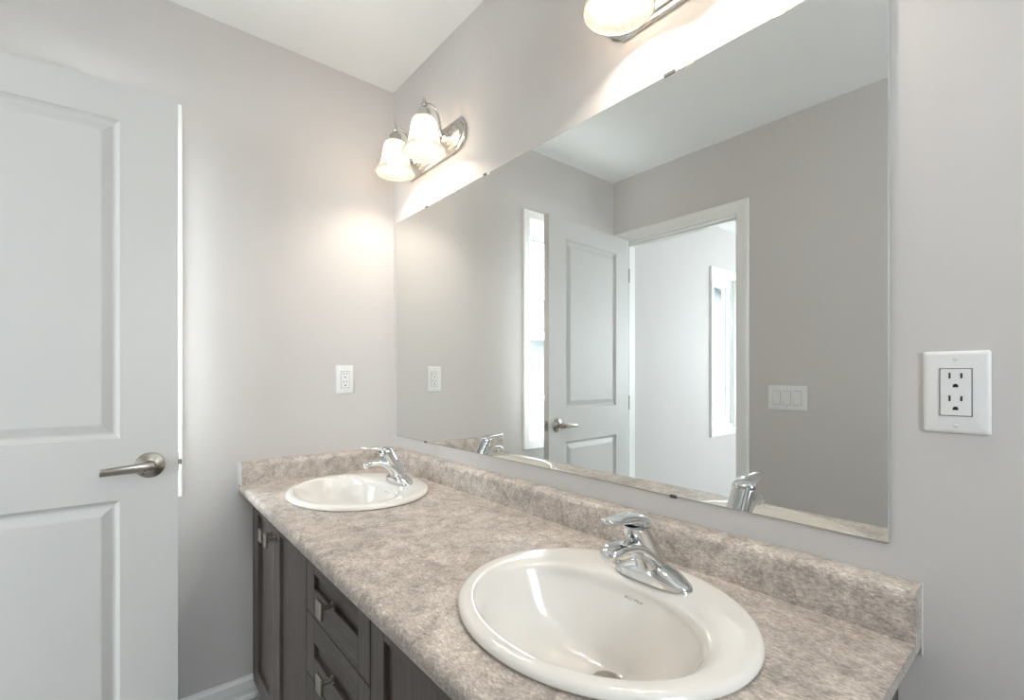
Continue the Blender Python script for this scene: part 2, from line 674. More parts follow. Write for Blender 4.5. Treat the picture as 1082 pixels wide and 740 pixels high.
def window(name, y0, y1, z0, z1, label, loc=None, rz=0.0):
    """white casement window set in the x=0 wall"""
    root = empty(name, loc or (0, (y0 + y1) / 2, z0), rz)
    tag(root, label, 'window', kind='structure')
    oy, oz = (y0 + y1) / 2, z0
    def L(bm):
        bmesh.ops.translate(bm, vec=(0, -oy, -oz), verts=bm.verts)
        return bm
    cas = [(0, 0), (0, 0.010), (0.005, 0.013), (0.036, 0.015), (0.044, 0.017), (0.047, 0.012), (0.047, 0)]
    obj('window_casing', L(frame_xz(bmesh.new(), y0, y1, z0, z1, cas, 'x', 0.0)), M['trim'], root)
    lin = [(0, 0.0), (0, -0.155), (-0.006, -0.155), (-0.006, 0.0)]
    obj('window_jamb', L(frame_xz(bmesh.new(), y0, y1, z0, z1, lin, 'x', 0.0)), M['trim'], root)
    fr = [(-0.006, -0.055), (-0.006, -0.145), (-0.036, -0.145), (-0.036, -0.070), (-0.030, -0.055)]
    obj('window_frame', L(frame_xz(bmesh.new(), y0, y1, z0, z1, fr, 'x', 0.0)), M['vinyl'], root)
    sa = [(-0.036, -0.066), (-0.036, -0.125), (-0.072, -0.125), (-0.080, -0.100), (-0.074, -0.078), (-0.066, -0.066)]
    sash = obj('window_sash', L(frame_xz(bmesh.new(), y0, y1, z0, z1, sa, 'x', 0.0)), M['vinyl'], root)
    gk = [(-0.0735, -0.085), (-0.0735, -0.097), (-0.081, -0.097), (-0.081, -0.090)]
    obj('gasket', L(frame_xz(bmesh.new(), y0, y1, z0, z1, gk, 'x', 0.0)), M['gasket'], sash)
    obj('window_pane', L(B(-0.102, -0.098, y0 + 0.070, y1 - 0.070, z0 + 0.070, z1 - 0.070)), M['glass'], sash)
    return root


window('window_1', -1.31, -0.82, 0.82, 2.05, 'white casement window half hidden behind the open bathroom door')
window('window_2', -3.372, -2.879, 0.715, 2.04, 'white casement window in the next room seen through the doorway')
window('added_window_3', -0.275, 0.275, 1.15, 2.15, 'added white window behind the camera, out of view, for fill daylight', (XR, -0.775, 1.15), PI)  # added, unseen window that supplies fill daylight to the bathroom
window('added_window_4', -0.80, 0.80, 0.80, 2.15, 'added wide white window, out of view, brightening the next room', (1.6, YB, 0.80), PI / 2)  # added, unseen window that brightens the room beyond the doorway

# ------------------------------------------------------------------ the open door
DL, DH, DTK = 0.722, 2.020, 0.035
# door frame: local x runs from the hinge edge (0) to the free edge (DL); local y = 0 is the visible face, +y towards it
hinge = Vector((0.1385, -1.5395, 0.010))
free = Vector((0.1800, -0.7994, 0.010))
dv = (free - hinge).normalized()
DL = (free - hinge).length
door = empty('door_1', hinge, math.atan2(dv.y, dv.x))
tag(door, 'white two-panel door standing open against the end wall', 'door', kind='structure')
# visible face normal is +X (towards the camera) = local -y


def door_leaf():
    bm = bmesh.new()
    panels = [(0.134, DL - 0.137, 0.990, 1.914), (0.134, DL - 0.137, 0.205, 0.811)]
    xs = sorted({0, DL, panels[0][0], panels[0][1]})
    zs = sorted({0, DH, *[p[2] for p in panels], *[p[3] for p in panels]})
    for face in (0, 1):
        y = 0.0 if face == 0 else DTK
        sg = 1 if face == 0 else -1
        for i in range(len(xs) - 1):
            for j in range(len(zs) - 1):
                ca, cz = (xs[i] + xs[i + 1]) / 2, (zs[j] + zs[j + 1]) / 2
                if any(p[0] < ca < p[1] and p[2] < cz < p[3] for p in panels):
                    continue
                bm.faces.new([bm.verts.new(q) for q in ((xs[i], y, zs[j]), (xs[i + 1], y, zs[j]), (xs[i + 1], y, zs[j + 1]), (xs[i], y, zs[j + 1]))])
        for p in panels:
            prof = [(0, 0), (0.003, 0.0045), (0.010, 0.0110), (0.014, 0.0122), (0.018, 0.0118), (0.040, 0.0035), (0.0435, 0.0030)]
            prev = None
            for d, h in prof:
                ring = [bm.verts.new(q) for q in ((p[0] + d, y + sg * h, p[2] + d), (p[1] - d, y + sg * h, p[2] + d),
                                                  (p[1] - d, y + sg * h, p[3] - d), (p[0] + d, y + sg * h, p[3] - d))]
                if prev:
                    for i in range(4):
                        j = (i + 1) % 4
                        bm.faces.new((prev[i], prev[j], ring[j], ring[i]))
                prev = ring
            bm.faces.new(prev)
    for q in (((0, 0, 0), (0, DTK, 0), (0, DTK, DH), (0, 0, DH)), ((DL, 0, 0), (DL, DTK, 0), (DL, DTK, DH), (DL, 0, DH)),
              ((0, 0, 0), (DL, 0, 0), (DL, DTK, 0), (0, DTK, 0)), ((0, 0, DH), (DL, 0, DH), (DL, DTK, DH), (0, DTK, DH))):
        bm.faces.new([bm.verts.new(v) for v in q])
    bmesh.ops.remove_doubles(bm, verts=bm.verts, dist=1e-5)
    return bm


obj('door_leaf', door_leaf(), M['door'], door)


def door_handle(side):
    """lever set; side -1 = visible face (local -y), +1 = face towards the wall"""
    y0 = 0.0 if side < 0 else DTK
    r = empty('door_handle', (DL - 0.068, y0, 0.906))
    r.parent = door
    bm = bmesh.new()
    prof = [(0.0, 0.0), (0.0365, 0.0), (0.0375, 0.003), (0.036, 0.006), (0.028, 0.0095), (0.020, 0.0125), (0.015, 0.014), (0.0135, 0.030), (0.0135, 0.044), (0.011, 0.047), (0.0, 0.0475)]
    lathe(bm, [(max(a, 1e-4), b) for a, b in prof], 40)
    bmesh.ops.rotate(bm, cent=(0, 0, 0), matrix=Matrix.Rotation(PI / 2 if side < 0 else -PI / 2, 3, 'X'), verts=bm.verts)
    obj('rosette', bm, M['nickel'], r, smooth='auto')
    s = side
    keys = [(0.010, s * 0.038, 0.0, 0.0130, 0.010), (-0.012, s * 0.042, 0.0, 0.0140, 0.0095), (-0.040, s * 0.045, -0.001, 0.0130, 0.0075),
            (-0.075, s * 0.046, -0.003, 0.0116, 0.0065), (-0.104, s * 0.044, -0.005, 0.0106, 0.006), (-0.110, s * 0.043, -0.0055, 0.0096, 0.0052)]
    obj('lever', sweep(bmesh.new(), keys, 5, 20, 2.8, (0, 0, 1)), M['nickel'], r, smooth='auto')
    if side < 0:
        bm = bmesh.new()
        lathe(bm, [(1e-4, 0.049), (0.0035, 0.049), (0.0035, 0.047)], 14)
        bmesh.ops.rotate(bm, cent=(0, 0, 0), matrix=Matrix.Rotation(PI / 2, 3, 'X'), verts=bm.verts)
        obj('privacy_pin', bm, M['darkring'], r)


door_handle(-1)
door_handle(1)
lp = obj('latch_plate', B(DL - 0.0005, DL + 0.0015, 0.006, 0.029, 0.879, 0.934, bev=0.0006), M['nickel'], door)
obj('latch_bolt', B(DL + 0.001, DL + 0.011, 0.011, 0.024, 0.898, 0.915, bev=0.002), M['nickel'], lp)
for hz in (0.20, 1.0, 1.80):
    bm = bmesh.new()
    lathe(bm, [(1e-4, hz - 0.044), (0.0055, hz - 0.043), (0.0055, hz + 0.043), (1e-4, hz + 0.044)], 16, center=(-0.006, 0.0))
    box(bm, -0.0008, 0.0008, 0.0, 0.030, hz - 0.044, hz + 0.044)
    obj('hinge', bm, M['nickel'], door, smooth='auto')

# ------------------------------------------------------------------ vanity
CT = 0.7895            # worktop surface
FY = -0.559           # faces of doors and drawers
CB = FY + 0.019       # carcass front
ctop = empty('vanity_countertop', (0, 0, CT))
tag(ctop, 'long mottled taupe stone-look laminate countertop with backsplash', 'countertop')
XE = 1.7970


def worktop():
    bm = bmesh.new()
    th = 0.030
    pr = [(0.0, 0.0)]
    # rolled front edge
    pr = [(-0.001, 0.0), (-0.594, 0.0)]
    for k in range(1, 7):
        a = PI / 2 * k / 6
        pr.append((-0.594 - 0.012 * math.sin(a), -0.012 + 0.012 * math.cos(a)))
    pr += [(-0.606, -th + 0.004), (-0.603, -th), (-0.577, -th), (-0.577, -0.019), (-0.001, -0.019)]
    loft(bm, [[(x, y, z) for y, z in pr] for x in (0.001, XE)])
    return bm


wt = obj('worktop', worktop(), M['laminate'], ctop, smooth='auto')
SK = 0.9576
SINKS = [(0.3871, -0.3127), (1.4252, -0.3127)]
cut = bmesh.new()
for sxp, syp in SINKS:
    n = 64
    loft(cut, [[(sxp + 0.250 * SK * math.cos(2 * PI * i / n), syp - 0.004 + 0.214 * SK * math.sin(2 * PI * i / n), z) for i in range(n)] for z in (-0.1, 0.1)])
cutter = obj('cutter', cut, None, ctop)
md = wt.modifiers.new('holes', 'BOOLEAN')
md.operation = 'DIFFERENCE'
md.object = cutter
md.solver = 'EXACT'
bpy.context.view_layer.update()
dg = bpy.context.evaluated_depsgraph_get()
nm = bpy.data.meshes.new_from_object(wt.evaluated_get(dg))
wt.modifiers.clear()
wt.data = nm
bpy.data.objects.remove(cutter)
# backsplashes
SH = 0.0785
ST = 0.0440


def splash(along, a0, a1):
    pr = [(0.0005, 0.0), (ST, 0.0), (ST, SH - 0.017), (ST - 0.0012, SH - 0.0105), (ST - 0.0045, SH - 0.0050), (ST - 0.0095, SH - 0.0013), (ST - 0.0155, SH), (0.0005, SH)]
    bm = bmesh.new()
    if along == 'x':
        loft(bm, [[(a, -d, z) for d, z in pr] for a in (a0, a1)])
    else:
        loft(bm, [[(d, a, z) for d, z in pr] for a in (a0, a1)])
    return bm


obj('backsplash', splash('x', 0.0005, XE + 0.001), M['laminate'], ctop, smooth='auto')
obj('backsplash', splash('y', -0.6030, -ST - 0.0001), M['laminate'], ctop, smooth='auto')
obj('end_cap', B(0.0004, ST + 0.0004, -0.6060, -0.6031, 0.0002, SH + 0.0006, bev=0.0008), M['caulk'], ctop)
obj('caulk_bead', B(XE + 0.0002, XE + 0.0022, -0.0024, -0.0003, -0.030, SH + 0.001, bev=0.0006), M['caulk'], ctop)
obj('caulk_bead', B(0.0004, 0.0030, -0.6095, -0.6061, -0.030, SH + 0.0006, bev=0.0008), M['caulk'], ctop)

DZ0, DZ1 = 0.064, 0.752


def front(name, x0, x1, z0, z1, parent, stile=0.066, rail=0.064):
    """shaker front: recessed panel carrying two stiles and two rails, faces at FY"""
    o = parent.location
    y0, y1, rec, e = FY, FY + 0.019, 0.0105, 0.0012

    def L(*a):
        b = B(*a)
        bmesh.ops.translate(b, vec=(-o.x, -o.y, -o.z), verts=b.verts)
        return b
    fr = obj(name, L(x0 + stile - 0.004, x1 - stile + 0.004, y0 + rec, y1 - 0.001, z0 + rail - 0.004, z1 - rail + 0.004),
             M['wood_h'] if name == 'drawer' else M['wood'], parent)
    obj('stile', L(x0, x0 + stile, y0, y1, z0, z1, e, 1), M['wood'], fr)
    obj('stile', L(x1 - stile, x1, y0, y1, z0, z1, e, 1), M['wood'], fr)
    obj('rail', L(x0 + stile, x1 - stile, y0, y1, z0, z0 + rail, e, 1), M['wood_h'], fr)
    obj('rail', L(x0 + stile, x1 - stile, y0, y1, z1 - rail, z1, e, 1), M['wood_h'], fr)
    return fr


knob_proto = None


def knob(x, z, parent_front, root):
    global knob_proto
    if knob_proto is None:
        bm = bmesh.new()
        lathe(bm, [(1e-4, 0.0), (0.0095, 0.0), (0.0095, 0.003), (0.006, 0.005), (0.0055, 0.026), (0.008, 0.029)], 20, cap1=True)
        bmesh.ops.rotate(bm, cent=(0, 0, 0), matrix=Matrix.Rotation(PI / 2, 3, 'X'), verts=bm.verts)
        box(bm, -0.017, 0.017, -0.036, -0.0285, -0.020, 0.020, 0.0022, 3)
        k = obj('knob', bm, M['nickel'], parent_front, smooth='auto')
        knob_proto = k
    else:
        k = knob_proto.copy()
        COL.objects.link(k)
        k.parent = parent_front
    k.location = Vector((x, FY, z)) - root.location
    return k


def carcass(x0, x1, root, end_panel=None):
    bm = bmesh.new()
    o = root.location
    t = 0.016
    box(bm, x0, x0 + t, CB, -0.002, DZ0, 0.7590)
    box(bm, x1 - t, x1, CB, -0.002, DZ0, 0.7590)
    box(bm, x0 + t, x1 - t, CB, -0.002, DZ0, DZ0 + t)
    box(bm, x0 + t, x1 - t, -0.010, -0.002, DZ0 + t, 0.7590)
    box(bm, x0 + t, x1 - t, CB, CB + 0.030, 0.7430, 0.7590)
    box(bm, x0 + t, x1 - t, -0.09, -0.010, 0.7430, 0.7590)
    bmesh.ops.translate(bm, vec=(-o.x, -o.y, -o.z), verts=bm.verts)
    obj('cabinet_body', bm, M['wood'], root)
    tk = B(x0, x1, -0.485, -0.469, 0.0, DZ0)
    bmesh.ops.translate(tk, vec=(-o.x, -o.y, -o.z), verts=tk.verts)
    obj('toe_kick', tk, M['wood_h'], root)


cl = empty('vanity_cabinet', (0.33, -0.28, 0))
tag(cl, 'dark brown two-door vanity cabinet under the sink farther from the camera', 'cabinet')
carcass(0.022, 0.649, cl)
d = front('cabinet_door', 0.0235, 0.3065, DZ0, DZ1, cl, 0.060)
knob(0.279, 0.671, d, cl)
d = front('cabinet_door', 0.3100, 0.6475, DZ0, DZ1, cl, 0.066)
knob(0.343, 0.671, d, cl)

cd = empty('drawer_cabinet', (0.855, -0.28, 0))
tag(cd, 'dark brown bank of four drawers in the middle of the vanity', 'cabinet')
carcass(0.650, 1.059, cd)
dz = [0.752, 0.5675, 0.4035, 0.2395, 0.064]
for k in range(4):
    a, b2 = dz[k + 1] + (0.0035 if k < 3 else 0), dz[k]
    f = front('drawer', 0.6515, 1.0575, a, b2, cd, 0.060, 0.062 if k else 0.072)
    knob(0.8545, (0.655, 0.486, 0.322, 0.152)[k], f, cd)

cr2 = empty('vanity_cabinet', (1.41, -0.28, 0))
tag(cr2, 'dark brown two-door vanity cabinet under the sink nearest the camera', 'cabinet')
carcass(1.060, 1.770, cr2)
d = front('cabinet_door', 1.0625, 1.4130, DZ0, DZ1, cr2, 0.058)
knob(1.381, 0.671, d, cr2)
d = front('cabinet_door', 1.4165, 1.7685, DZ0, DZ1, cr2, 0.066)
knob(1.449, 0.671, d, cr2)
sp = B(0.0015, 0.0205, FY, FY + 0.019, DZ0, DZ1)
bmesh.ops.translate(sp, vec=(-0.33, 0.28, 0), verts=sp.verts)
obj('filler_strip', sp, M['wood'], cl)

# ------------------------------------------------------------------ sinks
RINGS = [  # centre_y, a, b, z
    (0.000, 0.2640, 0.2310, 0.0004),
    (0.000, 0.2680, 0.2350, 0.0030),
    (0.000, 0.2685, 0.2355, 0.0075),
    (0.000, 0.2655, 0.2325, 0.0125),
    (0.000, 0.2590, 0.2260, 0.0158),
    (-0.003, 0.2480, 0.2145, 0.0170),
    (-0.014, 0.2340, 0.1960, 0.0165),
    (-0.033, 0.2230, 0.1755, 0.0145),
    (-0.044, 0.2150, 0.1640, 0.0095),
    (-0.045, 0.2085, 0.1580, 0.0005),
    (-0.042, 0.2010, 0.1540, -0.0130),
    (-0.041, 0.1890, 0.1440, -0.0370),
    (-0.038, 0.1720, 0.1300, -0.0650),
    (-0.028, 0.1480, 0.1110, -0.0920),
    (-0.014, 0.1160, 0.0880, -0.1130),
    (0.006, 0.0800, 0.0620, -0.1290),
    (0.021, 0.0480, 0.0400, -0.1385),
    (0.027, 0.0270, 0.0260, -0.1430),
    (0.027, 0.0225, 0.0225, -0.1465),
    (0.027, 0.0215, 0.0215, -0.1560),
]
RD = catmull(RINGS, 4)


def sink_mesh():
    bm = bmesh.new()
    n = 96
    top = [[(a * math.cos(2 * PI * i / n), cy + b * math.sin(2 * PI * i / n), z) for i in range(n)] for cy, a, b, z in RD]
    # underside, so that the china has thickness below the counter
    und = []
    for cy, a, b, z in reversed(RD[24:]):
        und.append([((a + 0.010) * math.cos(2 * PI * i / n), cy + (b + 0.010) * math.sin(2 * PI * i / n), z - 0.010) for i in range(n)])
    und.append([(0.2400 * math.cos(2 * PI * i / n), -0.004 + 0.2040 * math.sin(2 * PI * i / n), -0.002) for i in range(n)])
    und.append([(0.2480 * math.cos(2 * PI * i / n), -0.002 + 0.2120 * math.sin(2 * PI * i / n), 0.0004) for i in range(n)])
    rings = top + und + [top[0]]
    loft(bm, rings, False, False)
    bmesh.ops.remove_doubles(bm, verts=bm.verts, dist=1e-6)
    return bm


def bowl_back(x, z):
    """y of the bowl's rear wall at local x and height z"""
    for (c0, a0, b0, z0), (c1, a1, b1, z1) in zip(RD[20:], RD[21:]):
        if z0 >= z >= z1:
            t = (z0 - z) / max(1e-9, z0 - z1)
            c, a, b = c0 + (c1 - c0) * t, a0 + (a1 - a0) * t, b0 + (b1 - b0) * t
            return c + b * math.sqrt(max(0, 1 - (x / a) ** 2))
    return 0.1


def lettering(parent):
    cu = bpy.data.curves.new('lettering', 'FONT')
    cu.body = 'BCLI INLA'
    cu.size = 0.0085
    cu.space_character = 1.05
    t = bpy.data.objects.new('lettering', cu)
    COL.objects.link(t)
    bpy.context.view_layer.update()
    me = bpy.data.meshes.new_from_object(t.evaluated_get(bpy.context.evaluated_depsgraph_get()))
    bpy.data.objects.remove(t)
    bm = bmesh.new()
    bm.from_mesh(me)
    bmesh.ops.subdivide_edges(bm, edges=[e for e in bm.edges if e.calc_length() > 0.003], cuts=1)
    w = max(v.co.x for v in bm.verts)
    for v in bm.verts:
        x = -0.0205 + v.co.x * 0.041 / w
        z = -0.0230 + v.co.y * 0.75
        v.co = Vector((x, bowl_back(x, z) - 0.0006, z + 0.0003))
    return obj('lettering', bm, M['ink'], parent)


def make_sink(loc):
    root = empty('wash_basin', loc)
    root.scale = (SK, SK, SK)
    obj('basin', sink_mesh(), M['porcelain'], root, smooth=True)
    lettering(root)
    bm = bmesh.new()
    lathe(bm, [(0.0275, -0.1435), (0.0270, -0.1408), (0.0245, -0.1405), (0.0225, -0.1430), (0.0215, -0.1520)], 40, center=(0, 0.027))
    dr = obj('drain_flange', bm, M['nickel'], root, smooth=True)
    bm = bmesh.new()
    lathe(bm, [(1e-4, -0.1365), (0.012, -0.1367), (0.0195, -0.1378), (0.0222, -0.1400), (0.0215, -0.1430), (1e-4, -0.1440)], 36, center=(0, 0.027))
    obj('stopper', bm, M['nickel'], dr, smooth=True)
    return root


s1 = make_sink((SINKS[0][0], SINKS[0][1], CT))
tag(s1, 'white oval drop-in sink in the corner, farther from the camera', 'sink', 'sinks in the vanity top')
s2 = copy_tree(s1)
s2.location = (SINKS[1][0], SINKS[1][1], CT)
tag(s2, 'large white oval drop-in sink nearest the camera', 'sink', 'sinks in the vanity top')


# ------------------------------------------------------------------ faucets
def make_faucet():
    root = empty('faucet', (0, 0, 0))
    root.scale = (SK, SK, SK)
    # boat-shaped deck plate
    bm = bmesh.new()
    rings = []
    for i in range(41):
        uu = math.sin(PI / 2 * (-1 + 2 * i / 40))
        uu = max(-0.9990, min(0.9990, uu))
        w = max(0.0012, 0.0300 * (1 - abs(uu) ** 3.2) ** 0.5)
        h = max(0.0012, (0.017 + 0.021 * max(0, 1 - (abs(uu) / 0.80) ** 1.6)) * (1 - abs(uu) ** 6) ** 0.5)
        x = 0.0840 * uu
        ring = []
        for k in range(22):
            a = PI * k / 21
            c, sn = math.cos(a), math.sin(a)
            ring.append((x, w * math.copysign(abs(c) ** 0.7, c), h * abs(sn) ** 0.6))
        rings.append(ring)
    loft(bm, rings)
    obj('deck_plate', bm, M['chrome'], root, smooth='auto')
    # tapering body that leans forward
    bm = bmesh.new()
    keys = [(0, 0.002, 0.004, 0.0350, 0.0290), (0, 0.000, 0.018, 0.0335, 0.0280), (0, -0.008, 0.040, 0.0290, 0.0265), (0, -0.023, 0.067, 0.0272, 0.0262),
            (0, -0.039, 0.094, 0.0266, 0.0260), (0, -0.0500, 0.1120, 0.0264, 0.0260), (0, -0.0530, 0.1210, 0.0240, 0.0236)]
    sweep(bm, keys, 5, 36, 2.0, (1, 0, 0))
    obj('body', bm, M['chrome'], root, smooth='auto')
    bm = bmesh.new()
    sweep(bm, [(0, -0.0526, 0.1133, 0.0266, 0.0272), (0, -0.0522, 0.1146, 0.0266, 0.0272)], 1, 36)
    obj('collar', bm, M['darkring'], root, smooth='auto')
    # spout
    bm = bmesh.new()
    keys = [(0, -0.004, 0.030, 0.0300, 0.0180), (0, -0.028, 0.055, 0.0270, 0.0150), (0, -0.058, 0.0735, 0.0235, 0.0110), (0, -0.088, 0.0810, 0.0215, 0.0095),
            (0, -0.114, 0.0810, 0.0205, 0.0100), (0, -0.130, 0.0770, 0.0190, 0.0105), (0, -0.1375, 0.0735, 0.0145, 0.0080), (0, -0.1398, 0.0725, 0.0040, 0.0025)]
    sweep(bm, keys, 6, 32, 2.9, (1, 0, 0))
    obj('spout', bm, M['chrome'], root, smooth='auto')
    bm = bmesh.new()
    lathe(bm, [(0.0110, 0.0760), (0.0130, 0.0720), (0.0130, 0.0640), (0.0120, 0.0625), (0.0095, 0.0625), (0.0090, 0.0650), (1e-4, 0.0650)], 28, center=(0, -0.1205))
    obj('aerator', bm, M['chrome'], root, smooth='auto')
    # lever handle: low tilted cap running out into a forward blade
    bm = bmesh.new()
    sweep(bm, [(0, -0.0522, 0.1145, 0.0274, 0.0280), (0, -0.0507, 0.1195, 0.0276, 0.0282), (0, -0.0487, 0.1260, 0.0254, 0.0260), (0, -0.0470, 0.1316, 0.0196, 0.0200),
               (0, -0.0460, 0.1346, 0.0112, 0.0114), (0, -0.0457, 0.1357, 0.0015, 0.0015)], 5, 36, 2.0, (1, 0, 0))
    sweep(bm, [(0, -0.0440, 0.1240, 0.0230, 0.0100), (0, -0.0640, 0.1290, 0.0252, 0.0098), (0, -0.0880, 0.1318, 0.0225, 0.0076),
               (0, -0.1100, 0.1335, 0.0196, 0.0056), (0, -0.1300, 0.1362, 0.0168, 0.0046), (0, -0.1400, 0.1386, 0.0125, 0.0040), (0, -0.1440, 0.1398, 0.0030, 0.0015)], 6, 32, 2.3, (1, 0, 0))
    obj('lever_handle', bm, M['chrome'], root, smooth='auto')
    bm = bmesh.new()
    lathe(bm, [(1e-4, 0.0), (0.0022, 0.0), (0.0022, 0.052), (0.0045, 0.054), (0.0045, 0.060), (1e-4, 0.062)], 14, center=(0, 0.025))
    obj('lift_rod', bm, M['chrome'], root, smooth='auto')
    return root


FZ = CT + 0.0158 * SK
f1 = make_faucet()
f1.location = (SINKS[0][0] + 0.0134, -0.1719, FZ)
tag(f1, 'chrome single-lever faucet on the corner sink farther from the camera', 'faucet', 'faucets on the vanity')
f2 = copy_tree(f1)
f2.location = (SINKS[1][0] + 0.0134, -0.1719, FZ)
tag(f2, 'chrome single-lever faucet on the sink nearest the camera', 'faucet', 'faucets on the vanity')

# ------------------------------------------------------------------ mirror
mx0, mx1, mz0, mz1 = 0.0420, 1.7595, 0.9185, 1.8500
mr = empty('wall_mirror_glass', (0.9, 0, mz0))
mr.name = 'vanity_mirror'
tag(mr, 'large frameless wall mirror above the double vanity', 'mirror')
bm = bmesh.new()
y = -0.0062
bm.faces.new([bm.verts.new(p) for p in ((mx0 + 0.002 - 0.9, y, 0.002), (mx1 - 0.002 - 0.9, y, 0.002), (mx1 - 0.002 - 0.9, y, mz1 - mz0 - 0.002), (mx0 + 0.002 - 0.9, y, mz1 - mz0 - 0.002))])
obj('mirror_face', bm, M['mirror'], mr)
bm = bmesh.new()
pe = [(0, -0.001), (0, -0.0050), (0.002, -0.0062), (0.002, -0.001)]
vs = []
for dd, yy in pe:
    vs.append([bm.verts.new(p) for p in ((mx0 + dd - 0.9, yy, dd), (mx1 - dd - 0.9, yy, dd), (mx1 - dd - 0.9, yy, mz1 - mz0 - dd), (mx0 + dd - 0.9, yy, mz1 - mz0 - dd))])
for a, b2 in zip(vs, vs[1:] + vs[:1]):
    for i in range(4):
        j = (i + 1) % 4
        bm.faces.new((a[i], a[j], b2[j], b2[i]))
obj('polished_edge', bm, M['mirror_edge'], mr)
for cx_, top, hw in ((0.303, 1, 0.006), (0.691, 1, 0.007), (1.3735, 1, 0.013), (0.296, 0, 0.006), (1.3827, 0, 0.007)):
    z = mz1 if top else mz0
    s = 1 if top else -1
    s *= 0.75
    bm = bmesh.new()
    box(bm, cx_ - 0.9 - hw, cx_ - 0.9 + hw, -0.0085, -0.0064, *sorted((z - mz0 - s * 0.005, z - mz0 + s * 0.0035)))
    box(bm, cx_ - 0.9 - hw, cx_ - 0.9 + hw, -0.0085, -0.0003, *sorted((z - mz0 + s * 0.0005, z - mz0 + s * 0.0035)))
    obj('mirror_clip', bm, M['clip'], mr)


# ------------------------------------------------------------------ vanity lights
def make_light():
    root = empty('vanity_light', (0, 0, 0))
    # stepped, octagon-ended back plate (outline in x,z; grows out along -y)
    def outline(i):
        hw, hh = 0.222 - i, 0.0580 - i
        cx_, cz = 0.040 - i * 0.25, 0.030 - i * 0.2
        return [(-hw + cx_, -hh), (hw - cx_, -hh), (hw - 0.004, -hh + cz), (hw, 0.004), (hw - 0.004, hh - cz - 0.004), (hw - cx_ + 0.004, hh),
                (-hw + cx_ - 0.004, hh), (-hw + 0.004, hh - cz - 0.004), (-hw, 0.004), (-hw + 0.004, -hh + cz)]
    bm = bmesh.new()
    steps = [(0, -0.0005), (0, -0.007), (0.004, -0.010), (0.010, -0.011), (0.014, -0.016), (0.022, -0.020), (0.028, -0.0205), (0.034, -0.025), (0.038, -0.026)]
    loft(bm, [[(x, yy, z) for x, z in outline(i)] for i, yy in steps])
    obj('back_plate', bm, M['lampmetal'], root)
    for sxn in (-0.113, 0.113):
        bm = bmesh.new()
        lathe(bm, [(0.0200, 0.022), (0.0200, 0.026), (0.0150, 0.032), (0.0090, 0.036)], 24, cap0=True, cap1=True)
        bmesh.ops.rotate(bm, cent=(0, 0, 0), matrix=Matrix.Rotation(PI / 2, 3, 'X'), verts=bm.verts)
        bmesh.ops.translate(bm, vec=(sxn, 0, 0.003), verts=bm.verts)
        keys = [(sxn, -0.028, 0.003, 0.0055, 0.0055), (sxn, -0.042, 0.010, 0.0052, 0.0052), (sxn, -0.046, 0.040, 0.0048, 0.0048), (sxn, -0.052, 0.075, 0.0048, 0.0048),
                (sxn, -0.070, 0.099, 0.0048, 0.0048), (sxn, -0.092, 0.102, 0.0048, 0.0048), (sxn, -0.110, 0.095, 0.0048, 0.0048)]
        sweep(bm, keys, 6, 14, 2.0, (1, 0, 0))
        arm = obj('arm', bm, M['lampmetal'], root, smooth='auto')
        Z0 = 1.970 - 2.047
        bm = bmesh.new()
        lathe(bm, [(0.0300, Z0 + 0.110), (0.0315, Z0 + 0.114), (0.0310, Z0 + 0.121), (0.0250, Z0 + 0.125), (0.0225, Z0 + 0.130), (0.0225, Z0 + 0.146), (0.0200, Z0 + 0.152),
                   (0.0120, Z0 + 0.158), (0.0075, Z0 + 0.164), (0.0105, Z0 + 0.172), (0.0085, Z0 + 0.182), (0.0045, Z0 + 0.192), (1e-4, Z0 + 0.200)], 32, center=(sxn, -0.11), cap0=True)
        obj('socket_cap', bm, M['lampmetal'], arm, smooth='auto')
        # bell shade (with wall thickness)
        pf = [(0.0270, 0.1165), (0.0330, 0.1150), (0.0395, 0.1080), (0.0440, 0.0950), (0.0470, 0.0780), (0.0500, 0.0580), (0.0545, 0.0400),
              (0.0600, 0.0270), (0.0680, 0.0150), (0.0735, 0.0060), (0.0750, 0.0010)]
        pf = catmull([(r * 1.03, z * 1.07) for r, z in pf], 3)
        inner = [(r - 0.003, z - (0.001 if r < 0.05 else -0.001)) for r, z in reversed(pf)]
        bm = bmesh.new()
        lathe(bm, [(r, Z0 + z) for r, z in list(pf) + [(0.0740, -0.0005), ] + inner], 48, center=(sxn, -0.11))
        sh = obj('lamp_shade', bm, M['shade'], arm, smooth=True)
        bm = bmesh.new()
        lathe(bm, [(1e-4, Z0 + 0.026), (0.012, Z0 + 0.028), (0.0215, Z0 + 0.036), (0.0265, Z0 + 0.050), (0.0245, Z0 + 0.065), (0.0180, Z0 + 0.080), (0.0130, Z0 + 0.092), (0.0125, Z0 + 0.106), (1e-4, Z0 + 0.107)],
              14, center=(sxn, -0.11))
        obj('light_bulb', bm, M['bulb'], arm, smooth=True)
    return root


v1 = make_light()
v1.location = (0.358, 0, 2.047)
tag(v1, 'two-shade brushed nickel wall light in the corner above the far sink', 'wall light', 'vanity lights')
v2 = copy_tree(v1)
v2.location = (1.428, 0, 2.047)
tag(v2, 'wall light cut off by the top of the photo, above the mirror', 'wall light', 'vanity lights')


